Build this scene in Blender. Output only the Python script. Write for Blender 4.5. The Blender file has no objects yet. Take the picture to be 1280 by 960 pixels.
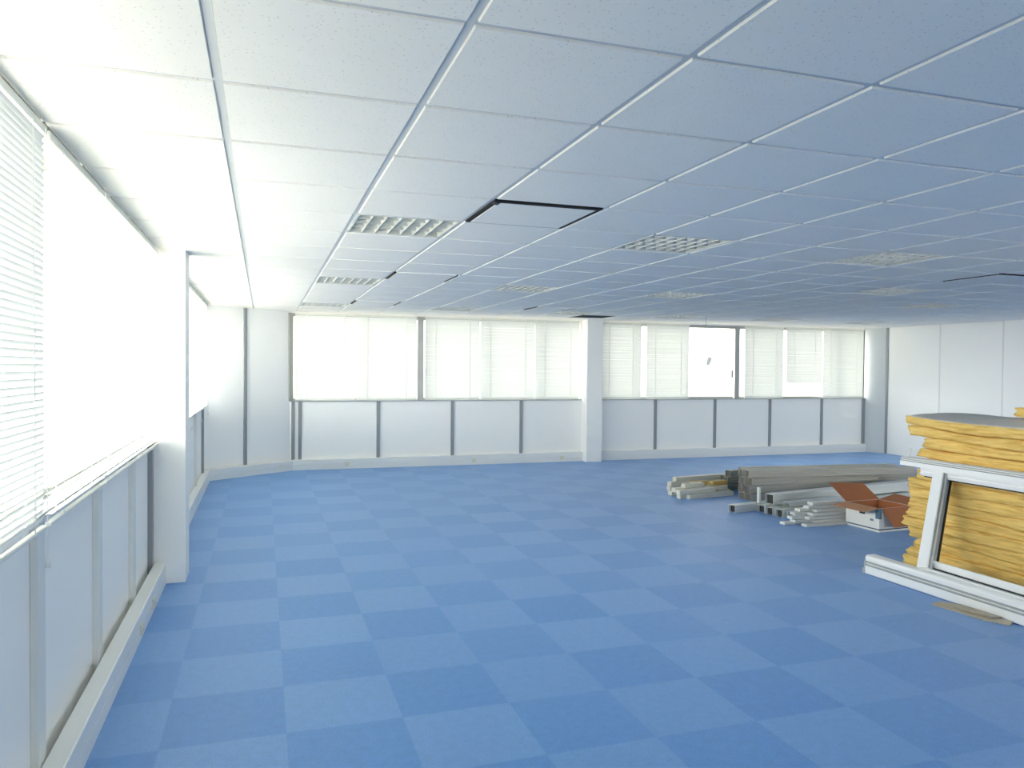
import bpy, bmesh, math, random
from mathutils import Vector, Matrix, noise

random.seed(7)
sc = bpy.context.scene
COL = sc.collection

# ------------------------------------------------------------------ camera, world, light, exposure
CH = 2.40            # ceiling height
EYE = 1.568
cam_d = bpy.data.cameras.new('camera'); cam = bpy.data.objects.new('camera', cam_d); COL.objects.link(cam)
cam_d.sensor_width = 36.0; cam_d.lens = 949.4 / 1280 * 36.0; cam_d.clip_start = 0.02
YAW, PITCH, ROLL = 0.3167, -0.0209, 0.0085
fw = Vector((math.sin(YAW) * math.cos(PITCH), math.cos(YAW) * math.cos(PITCH), math.sin(PITCH)))
rt = Vector((math.cos(YAW), -math.sin(YAW), 0)); up = rt.cross(fw)
r2 = rt * math.cos(ROLL) + up * math.sin(ROLL); u2 = -rt * math.sin(ROLL) + up * math.cos(ROLL)
cam.matrix_world = Matrix(((r2.x, u2.x, -fw.x, 0), (r2.y, u2.y, -fw.y, 0), (r2.z, u2.z, -fw.z, EYE), (0, 0, 0, 1)))
sc.camera = cam

sc.view_settings.view_transform = 'Standard'
sc.view_settings.look = 'None'
sc.view_settings.gamma = 1.0
sc.view_settings.use_curve_mapping = False
sc.view_settings.exposure = 0.66
sc.cycles.use_denoising = True
sc.cycles.max_bounces = 14
sc.cycles.diffuse_bounces = 10
sc.cycles.transmission_bounces = 10
sc.cycles.transparent_max_bounces = 16
sc.cycles.sample_clamp_indirect = 6.0
sc.cycles.caustics_reflective = False
sc.cycles.caustics_refractive = False

# overcast sky, brightest on the left (sun side), then behind the viewer; pale ground below the horizon
W_BASE, W_LEFT, W_BACK, W_GROUND = 2.6, 10.5, 6.5, 0.28
w = bpy.data.worlds.new('sky'); sc.world = w; w.use_nodes = True
nt = w.node_tree; nt.nodes.clear()
tc = nt.nodes.new('ShaderNodeTexCoord'); sep = nt.nodes.new('ShaderNodeSeparateXYZ')
nt.links.new(tc.outputs['Generated'], sep.inputs[0])
def ramp(axis, f0, f1, t0, t1):
    n = nt.nodes.new('ShaderNodeMapRange'); n.inputs['From Min'].default_value = f0; n.inputs['From Max'].default_value = f1
    n.inputs['To Min'].default_value = t0; n.inputs['To Max'].default_value = t1
    nt.links.new(sep.outputs[axis], n.inputs['Value']); return n.outputs[0]
def wmath(op, a, b):
    n = nt.nodes.new('ShaderNodeMath'); n.operation = op; nt.links.new(a, n.inputs[0]); nt.links.new(b, n.inputs[1]); return n.outputs[0]
amt = wmath('ADD', wmath('MULTIPLY', ramp('X', 0.1, -0.7, W_BASE, W_BASE + W_LEFT), ramp('Z', -0.06, 0.02, W_GROUND, 1.0)),
            wmath('MULTIPLY', ramp('Y', 0.0, -1.0, 0.0, W_BACK), ramp('Z', -0.06, 0.02, 0.85, 1.0)))
gcol = nt.nodes.new('ShaderNodeMix'); gcol.data_type = 'RGBA'; nt.links.new(ramp('Z', -0.06, 0.02, 0.0, 1.0), gcol.inputs['Factor'])
gcol.inputs['A'].default_value = (1.0, 0.92, 0.82, 1); gcol.inputs['B'].default_value = (1.0, 0.945, 0.885, 1)
bg = nt.nodes.new('ShaderNodeBackground')
nt.links.new(gcol.outputs['Result'], bg.inputs['Color']); nt.links.new(amt, bg.inputs['Strength'])
out = nt.nodes.new('ShaderNodeOutputWorld'); nt.links.new(bg.outputs[0], out.inputs[0])

def portal(name, loc, rot, sx, sy):
    l = bpy.data.lights.new(name, 'AREA'); l.shape = 'RECTANGLE'; l.size = sx; l.size_y = sy
    l.cycles.is_portal = True
    o = bpy.data.objects.new(name, l); o.location = loc; o.rotation_euler = rot; COL.objects.link(o)
H2 = math.pi / 2
portal('window_portal', (-0.86, 2.1, 1.71), (0, -H2, 0), 1.32, 7.6)
portal('window_portal', (-0.86, 8.6, 1.71), (0, -H2, 0), 1.32, 4.8)
portal('window_portal', (2.74, 12.14, 1.71), (-H2, 0, 0), 4.7, 1.32)
portal('window_portal', (8.25, 12.14, 1.71), (-H2, 0, 0), 5.7, 1.32)
portal('window_portal', (7.6, -3.16, 1.71), (H2, 0, 0), 6.2, 1.32)

# ------------------------------------------------------------------ materials
def srgb(r, g, b):
    f = lambda c: ((c / 255 + 0.055) / 1.055) ** 2.4 if c > 10 else c / 255 / 12.92
    return (f(r), f(g), f(b), 1)

def mat(name, rgb, rough=0.5, var=0.06, scale=6.0, metallic=0.0, bump=0.0, bscale=60.0, spec=0.4, stretch=None):
    m = bpy.data.materials.new(name); m.use_nodes = True
    n = m.node_tree.nodes; L = m.node_tree.links; b = n['Principled BSDF']
    b.inputs['Roughness'].default_value = rough; b.inputs['Metallic'].default_value = metallic
    b.inputs['Specular IOR Level'].default_value = spec
    t = n.new('ShaderNodeTexCoord'); mp = n.new('ShaderNodeMapping'); L.new(t.outputs['Object'], mp.inputs[0])
    if stretch: mp.inputs['Scale'].default_value = stretch
    nz = n.new('ShaderNodeTexNoise'); nz.inputs['Scale'].default_value = scale; nz.inputs['Detail'].default_value = 4
    L.new(mp.outputs[0], nz.inputs['Vector'])
    mx = n.new('ShaderNodeMix'); mx.data_type = 'RGBA'
    c = srgb(*rgb); mx.inputs['A'].default_value = c
    mx.inputs['B'].default_value = tuple(x * (1 - var * 2.2) for x in c[:3]) + (1,)
    L.new(nz.outputs['Fac'], mx.inputs['Factor']); L.new(mx.outputs['Result'], b.inputs['Base Color'])
    if bump:
        n2 = n.new('ShaderNodeTexNoise'); n2.inputs['Scale'].default_value = bscale; n2.inputs['Detail'].default_value = 3
        L.new(mp.outputs[0], n2.inputs['Vector'])
        bp = n.new('ShaderNodeBump'); bp.inputs['Strength'].default_value = bump; bp.inputs['Distance'].default_value = 0.004
        L.new(n2.outputs['Fac'], bp.inputs['Height']); L.new(bp.outputs[0], b.inputs['Normal'])
    return m

M = {}
M['wall'] = mat('painted_panel', (246, 245, 241), 0.5, 0.01, 3)
M['wall_end'] = mat('grey_panel', (200, 205, 206), 0.6, 0.01, 3)  # greyer tone than the other wall panels
M['trunk'] = mat('white_plastic_trunking', (232, 233, 230), 0.35, 0.01, 3)
M['strip_grey'] = mat('grey_joint_strip', (146, 149, 152), 0.4, 0.03, 8)
M['strip_light'] = mat('light_cover_strip', (226, 227, 223), 0.4, 0.02, 8)
M['alu'] = mat('window_aluminium', (172, 174, 170), 0.35, 0.03, 8, metallic=0.2)
M['sill'] = mat('grey_sill', (150, 154, 156), 0.4, 0.03, 8)
M['tile'] = mat('mineral_ceiling_tile', (243, 240, 232), 0.85, 0.02, 5, bump=0.0)
M['grid'] = mat('ceiling_bar_enamel', (206, 208, 208), 0.4, 0.01, 5)
M['dark'] = mat('dark_void', (22, 22, 25), 0.8, 0.1, 8)  # near-black stands in for the shade inside ceiling gaps and recesses
M['void_grey'] = mat('dark_grille', (70, 74, 76), 0.5, 0.1, 8)
M['louvre'] = mat('louvre_white', (214, 216, 211), 0.25, 0.01, 8)
M['reflector'] = mat('lamp_reflector', (140, 144, 142), 0.4, 0.02, 8)
M['tube'] = mat('lamp_tube', (235, 236, 232), 0.25, 0.01, 8)
M['rail_head'] = mat('blind_headrail', (226, 227, 218), 0.3, 0.02, 8)
M['cord'] = mat('white_cord', (240, 240, 236), 0.6, 0.01, 8)
M['black'] = mat('black_plastic', (28, 28, 30), 0.5, 0.1, 20)
M['wool'] = mat('yellow_mineral_wool', (255, 218, 134), 0.95, 0.16, 7, bump=0.9, bscale=22, spec=0.05, stretch=(2.2, 1.2, 11))
M['kraft'] = mat('grey_facing', (238, 228, 212), 0.7, 0.08, 6)
M['frame'] = mat('white_lacquer', (240, 240, 238), 0.3, 0.01, 5)
M['frame_grey'] = mat('grey_gasket', (172, 177, 180), 0.4, 0.05, 9)
M['frame_rib'] = mat('pale_ribbed_aluminium', (232, 231, 224), 0.35, 0.04, 9)
M['track_grey'] = mat('grey_partition_track', (186, 182, 172), 0.45, 0.10, 5, stretch=(0.5, 8, 8))
M['track_green'] = mat('dull_green_grey_track', (158, 163, 154), 0.5, 0.10, 5)
M['track_cream'] = mat('cream_partition_track', (226, 222, 206), 0.45, 0.06, 5)
M['track_wood'] = mat('bare_wood_batten', (206, 176, 104), 0.7, 0.10, 5)
M['track_white'] = mat('white_partition_track', (222, 224, 220), 0.4, 0.05, 5)
M['hollow_grey'] = mat('grey_track_inside_shade', (118, 116, 110), 0.7, 0.1, 9)  # darker colour stands in for shade inside the tracks
M['hollow'] = mat('track_inside_shade', (62, 64, 62), 0.7, 0.1, 9)
M['card'] = mat('brown_cardboard', (176, 112, 74), 0.85, 0.06, 8)
M['card_pale'] = mat('pale_cardboard', (202, 150, 112), 0.85, 0.06, 8)
M['box_white'] = mat('white_printed_board', (232, 233, 230), 0.6, 0.02, 8)
M['box_blue'] = mat('blue_print', (96, 128, 150), 0.6, 0.05, 8)
M['box_dark'] = mat('dark_blue_print', (38, 66, 92), 0.6, 0.05, 8)
M['scrap'] = mat('grey_brown_card', (200, 188, 166), 0.85, 0.15, 12)
M['socket'] = mat('ivory_socket', (226, 222, 200), 0.35, 0.02, 12)
M['smudge'] = mat('grey_sticker', (110, 114, 118), 0.6, 0.1, 12)

# perforated texture for ceiling tiles
def tile_detail(m):
    n = m.node_tree.nodes; L = m.node_tree.links; b = n['Principled BSDF']
    t = n.new('ShaderNodeTexCoord'); v = n.new('ShaderNodeTexVoronoi'); v.inputs['Scale'].default_value = 62; v.inputs['Randomness'].default_value = 1
    L.new(t.outputs['Object'], v.inputs['Vector'])
    rmp = n.new('ShaderNodeValToRGB'); rmp.color_ramp.elements[0].position = 0.10; rmp.color_ramp.elements[0].color = (0.62, 0.62, 0.64, 1)
    rmp.color_ramp.elements[1].position = 0.22; rmp.color_ramp.elements[1].color = (1, 1, 1, 1)
    L.new(v.outputs['Distance'], rmp.inputs[0])
    src = b.inputs['Base Color'].links[0].from_socket
    mu = n.new('ShaderNodeMix'); mu.data_type = 'RGBA'; mu.blend_type = 'MULTIPLY'; mu.inputs['Factor'].default_value = 0.6
    L.new(src, mu.inputs['A']); L.new(rmp.outputs[0], mu.inputs['B']); L.new(mu.outputs['Result'], b.inputs['Base Color'])
tile_detail(M['tile'])
# fibres of the mineral wool: layered darker seams
def wool_detail(m):
    n = m.node_tree.nodes; L = m.node_tree.links; b = n['Principled BSDF']
    t = n.new('ShaderNodeTexCoord'); mp = n.new('ShaderNodeMapping'); mp.inputs['Scale'].default_value = (3, 2.2, 26)
    nz = n.new('ShaderNodeTexNoise'); nz.inputs['Scale'].default_value = 2.4; nz.inputs['Detail'].default_value = 6
    L.new(t.outputs['Object'], mp.inputs[0]); L.new(mp.outputs[0], nz.inputs['Vector'])
    rmp = n.new('ShaderNodeValToRGB'); rmp.color_ramp.elements[0].position = 0.32; rmp.color_ramp.elements[0].color = (0.72, 0.60, 0.42, 1)
    rmp.color_ramp.elements[1].position = 0.55; rmp.color_ramp.elements[1].color = (1, 1, 1, 1)
    L.new(nz.outputs['Fac'], rmp.inputs[0])
    src = b.inputs['Base Color'].links[0].from_socket
    mu = n.new('ShaderNodeMix'); mu.data_type = 'RGBA'; mu.blend_type = 'MULTIPLY'; mu.inputs['Factor'].default_value = 0.8
    L.new(src, mu.inputs['A']); L.new(rmp.outputs[0], mu.inputs['B']); L.new(mu.outputs['Result'], b.inputs['Base Color'])
wool_detail(M['wool'])

def carpet_mat():
    m = bpy.data.materials.new('blue_carpet_tiles'); m.use_nodes = True
    n = m.node_tree.nodes; L = m.node_tree.links; b = n['Principled BSDF']
    t = n.new('ShaderNodeTexCoord')
    mp = n.new('ShaderNodeMapping'); mp.inputs['Location'].default_value = (-1.097 / .5 + 200, -7.351 / .5 + 200, 0.5)
    mp.inputs['Scale'].default_value = (2, 2, 0.001)
    L.new(t.outputs['Object'], mp.inputs[0])
    fl = n.new('ShaderNodeVectorMath'); fl.operation = 'FLOOR'; L.new(mp.outputs[0], fl.inputs[0])
    s = n.new('ShaderNodeSeparateXYZ'); L.new(fl.outputs[0], s.inputs[0])
    ad = n.new('ShaderNodeMath'); ad.operation = 'ADD'; L.new(s.outputs[0], ad.inputs[0]); L.new(s.outputs[1], ad.inputs[1])
    mo = n.new('ShaderNodeMath'); mo.operation = 'MODULO'; mo.inputs[1].default_value = 2; L.new(ad.outputs[0], mo.inputs[0])
    wn = n.new('ShaderNodeTexWhiteNoise'); L.new(fl.outputs[0], wn.inputs['Vector'])
    # tile-to-tile dye variation
    mm = n.new('ShaderNodeMath'); mm.operation = 'MULTIPLY_ADD'; mm.inputs[1].default_value = 0.3; L.new(wn.outputs['Value'], mm.inputs[0])
    sc2 = n.new('ShaderNodeMath'); sc2.operation = 'MULTIPLY'; sc2.inputs[1].default_value = 0.7; L.new(mo.outputs[0], sc2.inputs[0]); L.new(sc2.outputs[0], mm.inputs[2])
    mx = n.new('ShaderNodeMix'); mx.data_type = 'RGBA'; mx.inputs['A'].default_value = srgb(*CARPET_LIGHT); mx.inputs['B'].default_value = srgb(*CARPET_DARK)
    L.new(mm.outputs[0], mx.inputs['Factor'])
    nz = n.new('ShaderNodeTexNoise'); nz.inputs['Scale'].default_value = 150; nz.inputs['Detail'].default_value = 3; L.new(t.outputs['Object'], nz.inputs['Vector'])
    nb = n.new('ShaderNodeTexNoise'); nb.inputs['Scale'].default_value = 22; nb.inputs['Detail'].default_value = 4; L.new(t.outputs['Object'], nb.inputs['Vector'])
    m1 = n.new('ShaderNodeMapRange'); m1.inputs['From Min'].default_value = 0.3; m1.inputs['From Max'].default_value = 0.7; m1.inputs['To Min'].default_value = 0.86; m1.inputs['To Max'].default_value = 1.14
    L.new(nz.outputs['Fac'], m1.inputs['Value'])
    m2 = n.new('ShaderNodeMapRange'); m2.inputs['From Min'].default_value = 0.3; m2.inputs['From Max'].default_value = 0.7; m2.inputs['To Min'].default_value = 0.95; m2.inputs['To Max'].default_value = 1.05
    L.new(nb.outputs['Fac'], m2.inputs['Value'])
    pm = n.new('ShaderNodeMath'); pm.operation = 'MULTIPLY'; L.new(m1.outputs[0], pm.inputs[0]); L.new(m2.outputs[0], pm.inputs[1])
    vm = n.new('ShaderNodeVectorMath'); vm.operation = 'SCALE'; L.new(mx.outputs['Result'], vm.inputs[0]); L.new(pm.outputs[0], vm.inputs['Scale'])
    L.new(vm.outputs[0], b.inputs['Base Color'])
    b.inputs['Roughness'].default_value = 0.5; b.inputs['Specular IOR Level'].default_value = 0.5
    b.inputs['Sheen Weight'].default_value = 0.18; b.inputs['Sheen Roughness'].default_value = 0.5; b.inputs['Sheen Tint'].default_value = (0.7, 0.82, 1, 1)
    bp = n.new('ShaderNodeBump'); bp.inputs['Strength'].default_value = 0.25; bp.inputs['Distance'].default_value = 0.003
    L.new(nz.outputs['Fac'], bp.inputs['Height']); L.new(bp.outputs[0], b.inputs['Normal'])
    return m
CARPET_LIGHT = (106, 153, 208); CARPET_DARK = (84, 139, 202)
M['carpet'] = carpet_mat()

def glass_mat():
    m = bpy.data.materials.new('clear_window_glass'); m.use_nodes = True
    n = m.node_tree.nodes; L = m.node_tree.links; n.clear()
    o = n.new('ShaderNodeOutputMaterial'); tr = n.new('ShaderNodeBsdfTransparent'); gl = n.new('ShaderNodeBsdfGlossy'); gl.inputs['Roughness'].default_value = 0.03
    tr.inputs[0].default_value = (0.95, 0.98, 0.97, 1)
    fr = n.new('ShaderNodeLayerWeight'); pw = n.new('ShaderNodeMath'); pw.operation = 'POWER'; pw.inputs[1].default_value = 5
    L.new(fr.outputs['Facing'], pw.inputs[0]); pm = n.new('ShaderNodeMath'); pm.operation = 'MULTIPLY_ADD'; pm.inputs[1].default_value = 0.45; pm.inputs[2].default_value = 0.03
    L.new(pw.outputs[0], pm.inputs[0]); mx = n.new('ShaderNodeMixShader')
    L.new(pm.outputs[0], mx.inputs[0]); L.new(tr.outputs[0], mx.inputs[1]); L.new(gl.outputs[0], mx.inputs[2]); L.new(mx.outputs[0], o.inputs[0])
    return m
M['glass'] = glass_mat()

def slat_mat():
    m = bpy.data.materials.new('white_blind_slat'); m.use_nodes = True
    n = m.node_tree.nodes; L = m.node_tree.links; n.clear()
    o = n.new('ShaderNodeOutputMaterial'); d = n.new('ShaderNodeBsdfDiffuse'); t = n.new('ShaderNodeBsdfTranslucent')
    nz = n.new('ShaderNodeTexNoise'); nz.inputs['Scale'].default_value = 3
    cr = n.new('ShaderNodeMix'); cr.data_type = 'RGBA'; cr.inputs['A'].default_value = srgb(236, 237, 232); cr.inputs['B'].default_value = srgb(228, 229, 224)
    L.new(nz.outputs['Fac'], cr.inputs['Factor']); L.new(cr.outputs['Result'], d.inputs[0])
    t.inputs[0].default_value = (0.80, 0.81, 0.78, 1)
    mx = n.new('ShaderNodeMixShader'); mx.inputs[0].default_value = SLAT_TRANS
    L.new(d.outputs[0], mx.inputs[1]); L.new(t.outputs[0], mx.inputs[2]); L.new(mx.outputs[0], o.inputs[0])
    return m
SLAT_TRANS = 0.02
M['slat'] = slat_mat()
M['smudge'] = slat_mat(); M['smudge'].name = 'torn_grey_film'
for _n in M['smudge'].node_tree.nodes:
    if _n.type == 'BSDF_TRANSLUCENT': _n.inputs[0].default_value = (.5, .51, .52, 1)
    if _n.type == 'MIX_SHADER': _n.inputs[0].default_value = .4

# ------------------------------------------------------------------ helpers
def link(name, bm, m, parent=None, smooth=False):
    me = bpy.data.meshes.new(name); bm.normal_update(); bm.to_mesh(me); bm.free()
    for x in (m if isinstance(m, (list, tuple)) else [m]): me.materials.append(M[x] if isinstance(x, str) else x)
    if smooth:
        for p in me.polygons: p.use_smooth = True
    o = bpy.data.objects.new(name, me); COL.objects.link(o)
    if parent: o.parent = parent
    return o
def tag(o, label, cat, group=None, kind=None):
    o['label'] = label; o['category'] = cat
    if group: o['group'] = group
    if kind: o['kind'] = kind
    return o
def thing(name, label, cat, loc=(0, 0, 0), rz=0, group=None, kind=None):
    o = bpy.data.objects.new(name, None); COL.objects.link(o); o.location = loc; o.rotation_euler = (0, 0, rz); o.empty_display_size = 0.05
    return tag(o, label, cat, group, kind)
def copy_tree(o, parent=None):
    c = o.copy(); COL.objects.link(c); c.parent = parent
    for ch in list(o.children): copy_tree(ch, c)
    return c
def box(bm, x0, x1, y0, y1, z0, z1, mi=0, bev=0.0, mtx=None):
    v = [bm.verts.new((x, y, z)) for x in (x0, x1) for y in (y0, y1) for z in (z0, z1)]
    fs = [bm.faces.new([v[i] for i in q]) for q in ((0, 1, 3, 2), (4, 6, 7, 5), (0, 4, 5, 1), (2, 3, 7, 6), (0, 2, 6, 4), (1, 5, 7, 3))]
    for f in fs: f.material_index = mi
    if bev:
        es = list({e for f in fs for e in f.edges})
        r = bmesh.ops.bevel(bm, geom=es, offset=bev, segments=2, affect='EDGES', profile=0.5)
        for f in r['faces']: f.material_index = mi
        vs = {x for f in r['faces'] for x in f.verts} | {x for x in v if x.is_valid}
    else: vs = set(v)
    if mtx: 
        for x in vs: x.co = mtx @ x.co
    return vs
def boxes(*bs, bev=0.0):
    bm = bmesh.new()
    for b in bs: box(bm, *b, bev=bev)
    return bm
def prism(bm, sec, p0, p1, upv=(0, 0, 1), mi=0, caps=True, side_mi=None):
    """extrude a 2D section (u = sideways, v = up) from p0 to p1"""
    p0 = Vector(p0); p1 = Vector(p1); d = (p1 - p0).normalized(); u = Vector(upv); u = (u - d * u.dot(d)).normalized(); s = d.cross(u)
    a = [bm.verts.new(p0 + s * q[0] + u * q[1]) for q in sec]; b = [bm.verts.new(p1 + s * q[0] + u * q[1]) for q in sec]
    n = len(sec)
    for i in range(n):
        f = bm.faces.new((a[i], a[(i + 1) % n], b[(i + 1) % n], b[i])); f.material_index = side_mi[i] if side_mi else mi
    if caps:
        f = bm.faces.new(a[::-1]); f.material_index = mi
        f = bm.faces.new(b); f.material_index = mi
def tube(bm, pts, r, seg=6):
    pts = [Vector(p) for p in pts]; rings = []
    for i, p in enumerate(pts):
        d = (pts[min(i + 1, len(pts) - 1)] - pts[max(i - 1, 0)]).normalized()
        a = d.orthogonal().normalized(); b = d.cross(a)
        rings.append([bm.verts.new(p + a * r * math.cos(2 * math.pi * k / seg) + b * r * math.sin(2 * math.pi * k / seg)) for k in range(seg)])
    for i in range(len(rings) - 1):
        for k in range(seg): bm.faces.new((rings[i][k], rings[i][(k + 1) % seg], rings[i + 1][(k + 1) % seg], rings[i + 1][k]))
    bm.faces.new(rings[0][::-1]); bm.faces.new(rings[-1])
def struct(name, bm, m, label, cat, parent=None):
    o = link(name, bm, m, parent)
    if parent is None: tag(o, label, cat, kind='structure')
    return o

# ------------------------------------------------------------------ dimensions
XL = -0.77           # left panel wall face
YF = 11.93           # far panel wall face
XR = 11.30           # right wall face
YB = -3.0            # back wall face (behind the camera)
SILL = 1.045; HEAD = 2.375
ZT = 2.62            # slab above the ceiling void

# ------------------------------------------------------------------ room shell
fl = bmesh.new()
box(fl, XL - 0.25, XR + 0.2, YB - 0.2, YF + 0.35, -0.12, 0)
struct('floor', fl, 'carpet', 'blue carpet tile floor in a light and dark checkerboard', 'floor')

struct('wall_left', boxes((XL - 0.18, XL, YB, 11.3, 0, SILL - 0.012), (XL - 0.18, XL + 0.02, YB, 11.3, HEAD, ZT),
                          (XL - 0.18, XL, 5.98, 6.12, SILL - .012, HEAD), (XL - 0.18, XL, 10.98, 11.3, SILL - .012, HEAD), (XL - 0.18, XL, YB, -1.75, SILL - .012, HEAD)),
       'wall', 'white panelled wall below the long window band on the left', 'wall')
struct('wall_far', boxes((0.2, 11.5, YF, YF + 0.2, 0, SILL - 0.012), (0.2, 11.5, YF - 0.01, YF + 0.2, HEAD, ZT),
                         (0.15, 0.392, YF, YF + 0.2, SILL - .012, HEAD), (5.12, 5.46, YF, YF + 0.2, SILL - .012, HEAD), (11.13, 11.5, YF, YF + 0.2, SILL - .012, HEAD)),
       'wall', 'white panelled wall under the far row of windows', 'wall')
struct('wall_right', boxes((XR, XR + 0.15, YB, 11.56, 0, ZT)), 'wall', 'plain white partition wall on the right', 'wall')
struct('wall_back', boxes((XL - .18, XR + .15, YB - .15, YB, 0, 1.05), (XL - .18, XR + .15, YB - .15, YB, HEAD, ZT),
                          (XL - .18, 4.5, YB - .15, YB, 1.05, HEAD), (10.7, XR + .15, YB - .15, YB, 1.05, HEAD)), 'wall', 'white wall behind the viewer', 'wall')
# chamfered corner on the left
ch = bmesh.new()
pA = Vector((-0.80, 11.08, 0)); pB = Vector((0.40, 11.945, 0)); dd = (pB - pA).normalized(); nn = Vector((-dd.y, dd.x, 0))
for z0, z1 in ((0, ZT),):
    vs = [pA, pB, pB + nn * 0.15, pA + nn * 0.15]
    lo = [ch.verts.new(v + Vector((0, 0, z0))) for v in vs]; hi = [ch.verts.new(v + Vector((0, 0, z1))) for v in vs]
    for i in range(4): ch.faces.new((lo[i], lo[(i + 1) % 4], hi[(i + 1) % 4], hi[i]))
    ch.faces.new(hi); ch.faces.new(lo[::-1])
struct('wall_corner', ch, 'wall', 'full height white panels cutting the left far corner', 'wall')
# end return beside the last far window
er = bmesh.new()
vs = [Vector((11.13, 12.1, 0)), Vector((11.13, 11.93, 0)), Vector((11.30, 11.54, 0)), Vector((11.46, 11.54, 0)), Vector((11.46, 12.1, 0))]
lo = [er.verts.new(v) for v in vs]; hi = [er.verts.new(v + Vector((0, 0, ZT))) for v in vs]
for i in range(5): er.faces.new((lo[i], lo[(i + 1) % 5], hi[(i + 1) % 5], hi[i]))
er.faces.new(hi[::-1]); er.faces.new(lo)
struct('wall_return', er, 'wall_end', 'narrow grey wall return at the right end of the far windows', 'wall')

# pillars
struct('pillar', boxes((-0.79, -0.53, 5.92, 6.2, 0.0, 2.42), bev=0.004), 'wall', 'white square pillar between the left windows', 'pillar')
struct('pillar', boxes((5.16, 5.44, 11.70, 11.94, 0.0, 2.42), bev=0.004), 'wall', 'white square pillar in the middle of the far wall', 'pillar')

# ------------------------------------------------------------------ ceiling
GX0, GY0 = -0.126, 1.784
cell = lambda i, j: (GX0 + .6 * i, GY0 + .6 * j)
LIGHTS = [(1, 4), (4, 4), (7, 4), (1, 9), (4, 9), (7, 9), (10, 7), (13, 9), (1, 14), (4, 14), (7, 14), (10, 14), (13, 14), (16, 14)]
VENTS = {(2, 3): 'full', (2, 8): 'slot', (2, 13): 'slot', (6, 13): 'slot', (10, 5): 'corner'}
GRILLE = (8, 15)
used = set(LIGHTS) | set(VENTS) | {GRILLE}
tb = bmesh.new()
B = 0.012; DROP = 0.007
i0, i1 = -1, 19; j0, j1 = -8, 17
for i in range(i0, i1):
    for j in range(j0, j1):
        if (i, j) in used: continue
        x, y = cell(i, j); xa = max(x, XL) + B; xb = min(x + .6, XR) - B; ya = max(y, YB) + B; yb = min(y + .6, YF) - B
        if j == 16: yb = YF - 0.0
        if x >= XR - 0.05: continue
        c = 0.003
        t = [tb.verts.new(p) for p in ((xa, ya, CH + .004), (xb, ya, CH + .004), (xb, yb, CH + .004), (xa, yb, CH + .004))]
        b = [tb.verts.new(p) for p in ((xa + c, ya + c, CH - DROP), (xb - c, ya + c, CH - DROP), (xb - c, yb - c, CH - DROP), (xa + c, yb - c, CH - DROP))]
        tb.faces.new(b[::-1])
        for k in range(4): tb.faces.new((t[k], b[k], b[(k + 1) % 4], t[(k + 1) % 4]))
ceil = struct('ceiling', tb, 'tile', 'suspended ceiling of square white speckled tiles', 'ceiling')
gb = bmesh.new()
for i in range(i0 + 1, i1 + 1):
    x = GX0 + .6 * i
    if x < XR: box(gb, x - B, x + B, YB, YF, CH, CH + .03)
for j in range(j0, j1 + 1):
    y = GY0 + .6 * j
    if YB < y < YF: box(gb, XL, XR, y - B, y + B, CH + 0.0003, CH + .03)
link('ceiling_grid', gb, 'grid', ceil)
link('ceiling_slab', boxes((XL - .18, XR + .15, YB - .15, YF + .2, ZT, ZT + .1)), 'wall_end', ceil)

# ceiling luminaires
def make_light():
    root = thing('ceiling_light', '', 'ceiling light', (0, 0, CH), group='recessed louvre lights in the ceiling')
    S = 0.29
    f = bmesh.new()
    for b in ((-S, S, -S, -S + .014, -.006, .05), (-S, S, S - .014, S, -.006, .05), (-S, -S + .014, -S + .014, S - .014, -.006, .05), (S - .014, S, -S + .014, S - .014, -.006, .05)): box(f, *b)
    link('frame', f, 'louvre', root)
    link('reflector', boxes((-S, S, -S, S, .075, .085)), 'reflector', root)
    # long V-shaped blades along y and cross blades along x
    n = 6; W = 2 * (S - .014)
    lb = bmesh.new()
    for k in range(1, n + 1):
        x = -S + .014 + W * k / (n + 1)
        prism(lb, [(-.0015, 0.0), (.0015, 0.0), (.009, .045), (-.009, .045)], (x, -S + .014, -.002), (x, S - .014, -.002))
    link('long_blades', lb, 'louvre', root)
    cb = bmesh.new()
    for k in range(1, 4):
        y = -S + .014 + W * k / 4
        prism(cb, [(-.0015, 0.004), (.0015, 0.004), (.012, .043), (-.012, .043)], (-S + .014, y, -.002), (S - .014, y, -.002))
    link('cross_blades', cb, 'louvre', root)
    for k in range(4):
        y = -.21 + .14 * k
        t = bmesh.new(); tube(t, [(-.27, y, .06), (.27, y, .06)], .008, 8); link('lamp_tube', t, 'tube', root, True)
    return root
lab_l = {(1, 4): 'louvred ceiling light nearest the left windows, in front', (4, 4): 'louvred ceiling light right of the big black-edged ceiling panel',
 (7, 4): 'louvred ceiling light nearest the right edge of the photo', (1, 9): 'louvred ceiling light in the left column, second from the front',
 (4, 9): 'faint louvred ceiling light in the second column, second from the front', (7, 9): 'louvred ceiling light above and beyond the pillar, third column middle row',
 (10, 7): 'louvred ceiling light over the pile of tracks, right of the hanging wire', (13, 9): 'louvred ceiling light closest to the right white wall',
 (1, 14): 'louvred ceiling light by the far wall above the leftmost far blinds', (4, 14): 'louvred ceiling light by the far wall left of the pillar, second from left',
 (7, 14): 'louvred ceiling light just left of the dark ceiling grille', (10, 14): 'louvred ceiling light by the far wall just right of the pillar',
 (13, 14): 'louvred ceiling light by the far wall beyond the bare window', (16, 14): 'louvred ceiling light at the right end of the far wall'}
l0 = make_light()
for k, ij in enumerate(LIGHTS):
    o = l0 if k == 0 else copy_tree(l0)
    x, y = cell(*ij); o.location = (x + .3, y + .3, CH); o['label'] = lab_l[ij]

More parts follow.
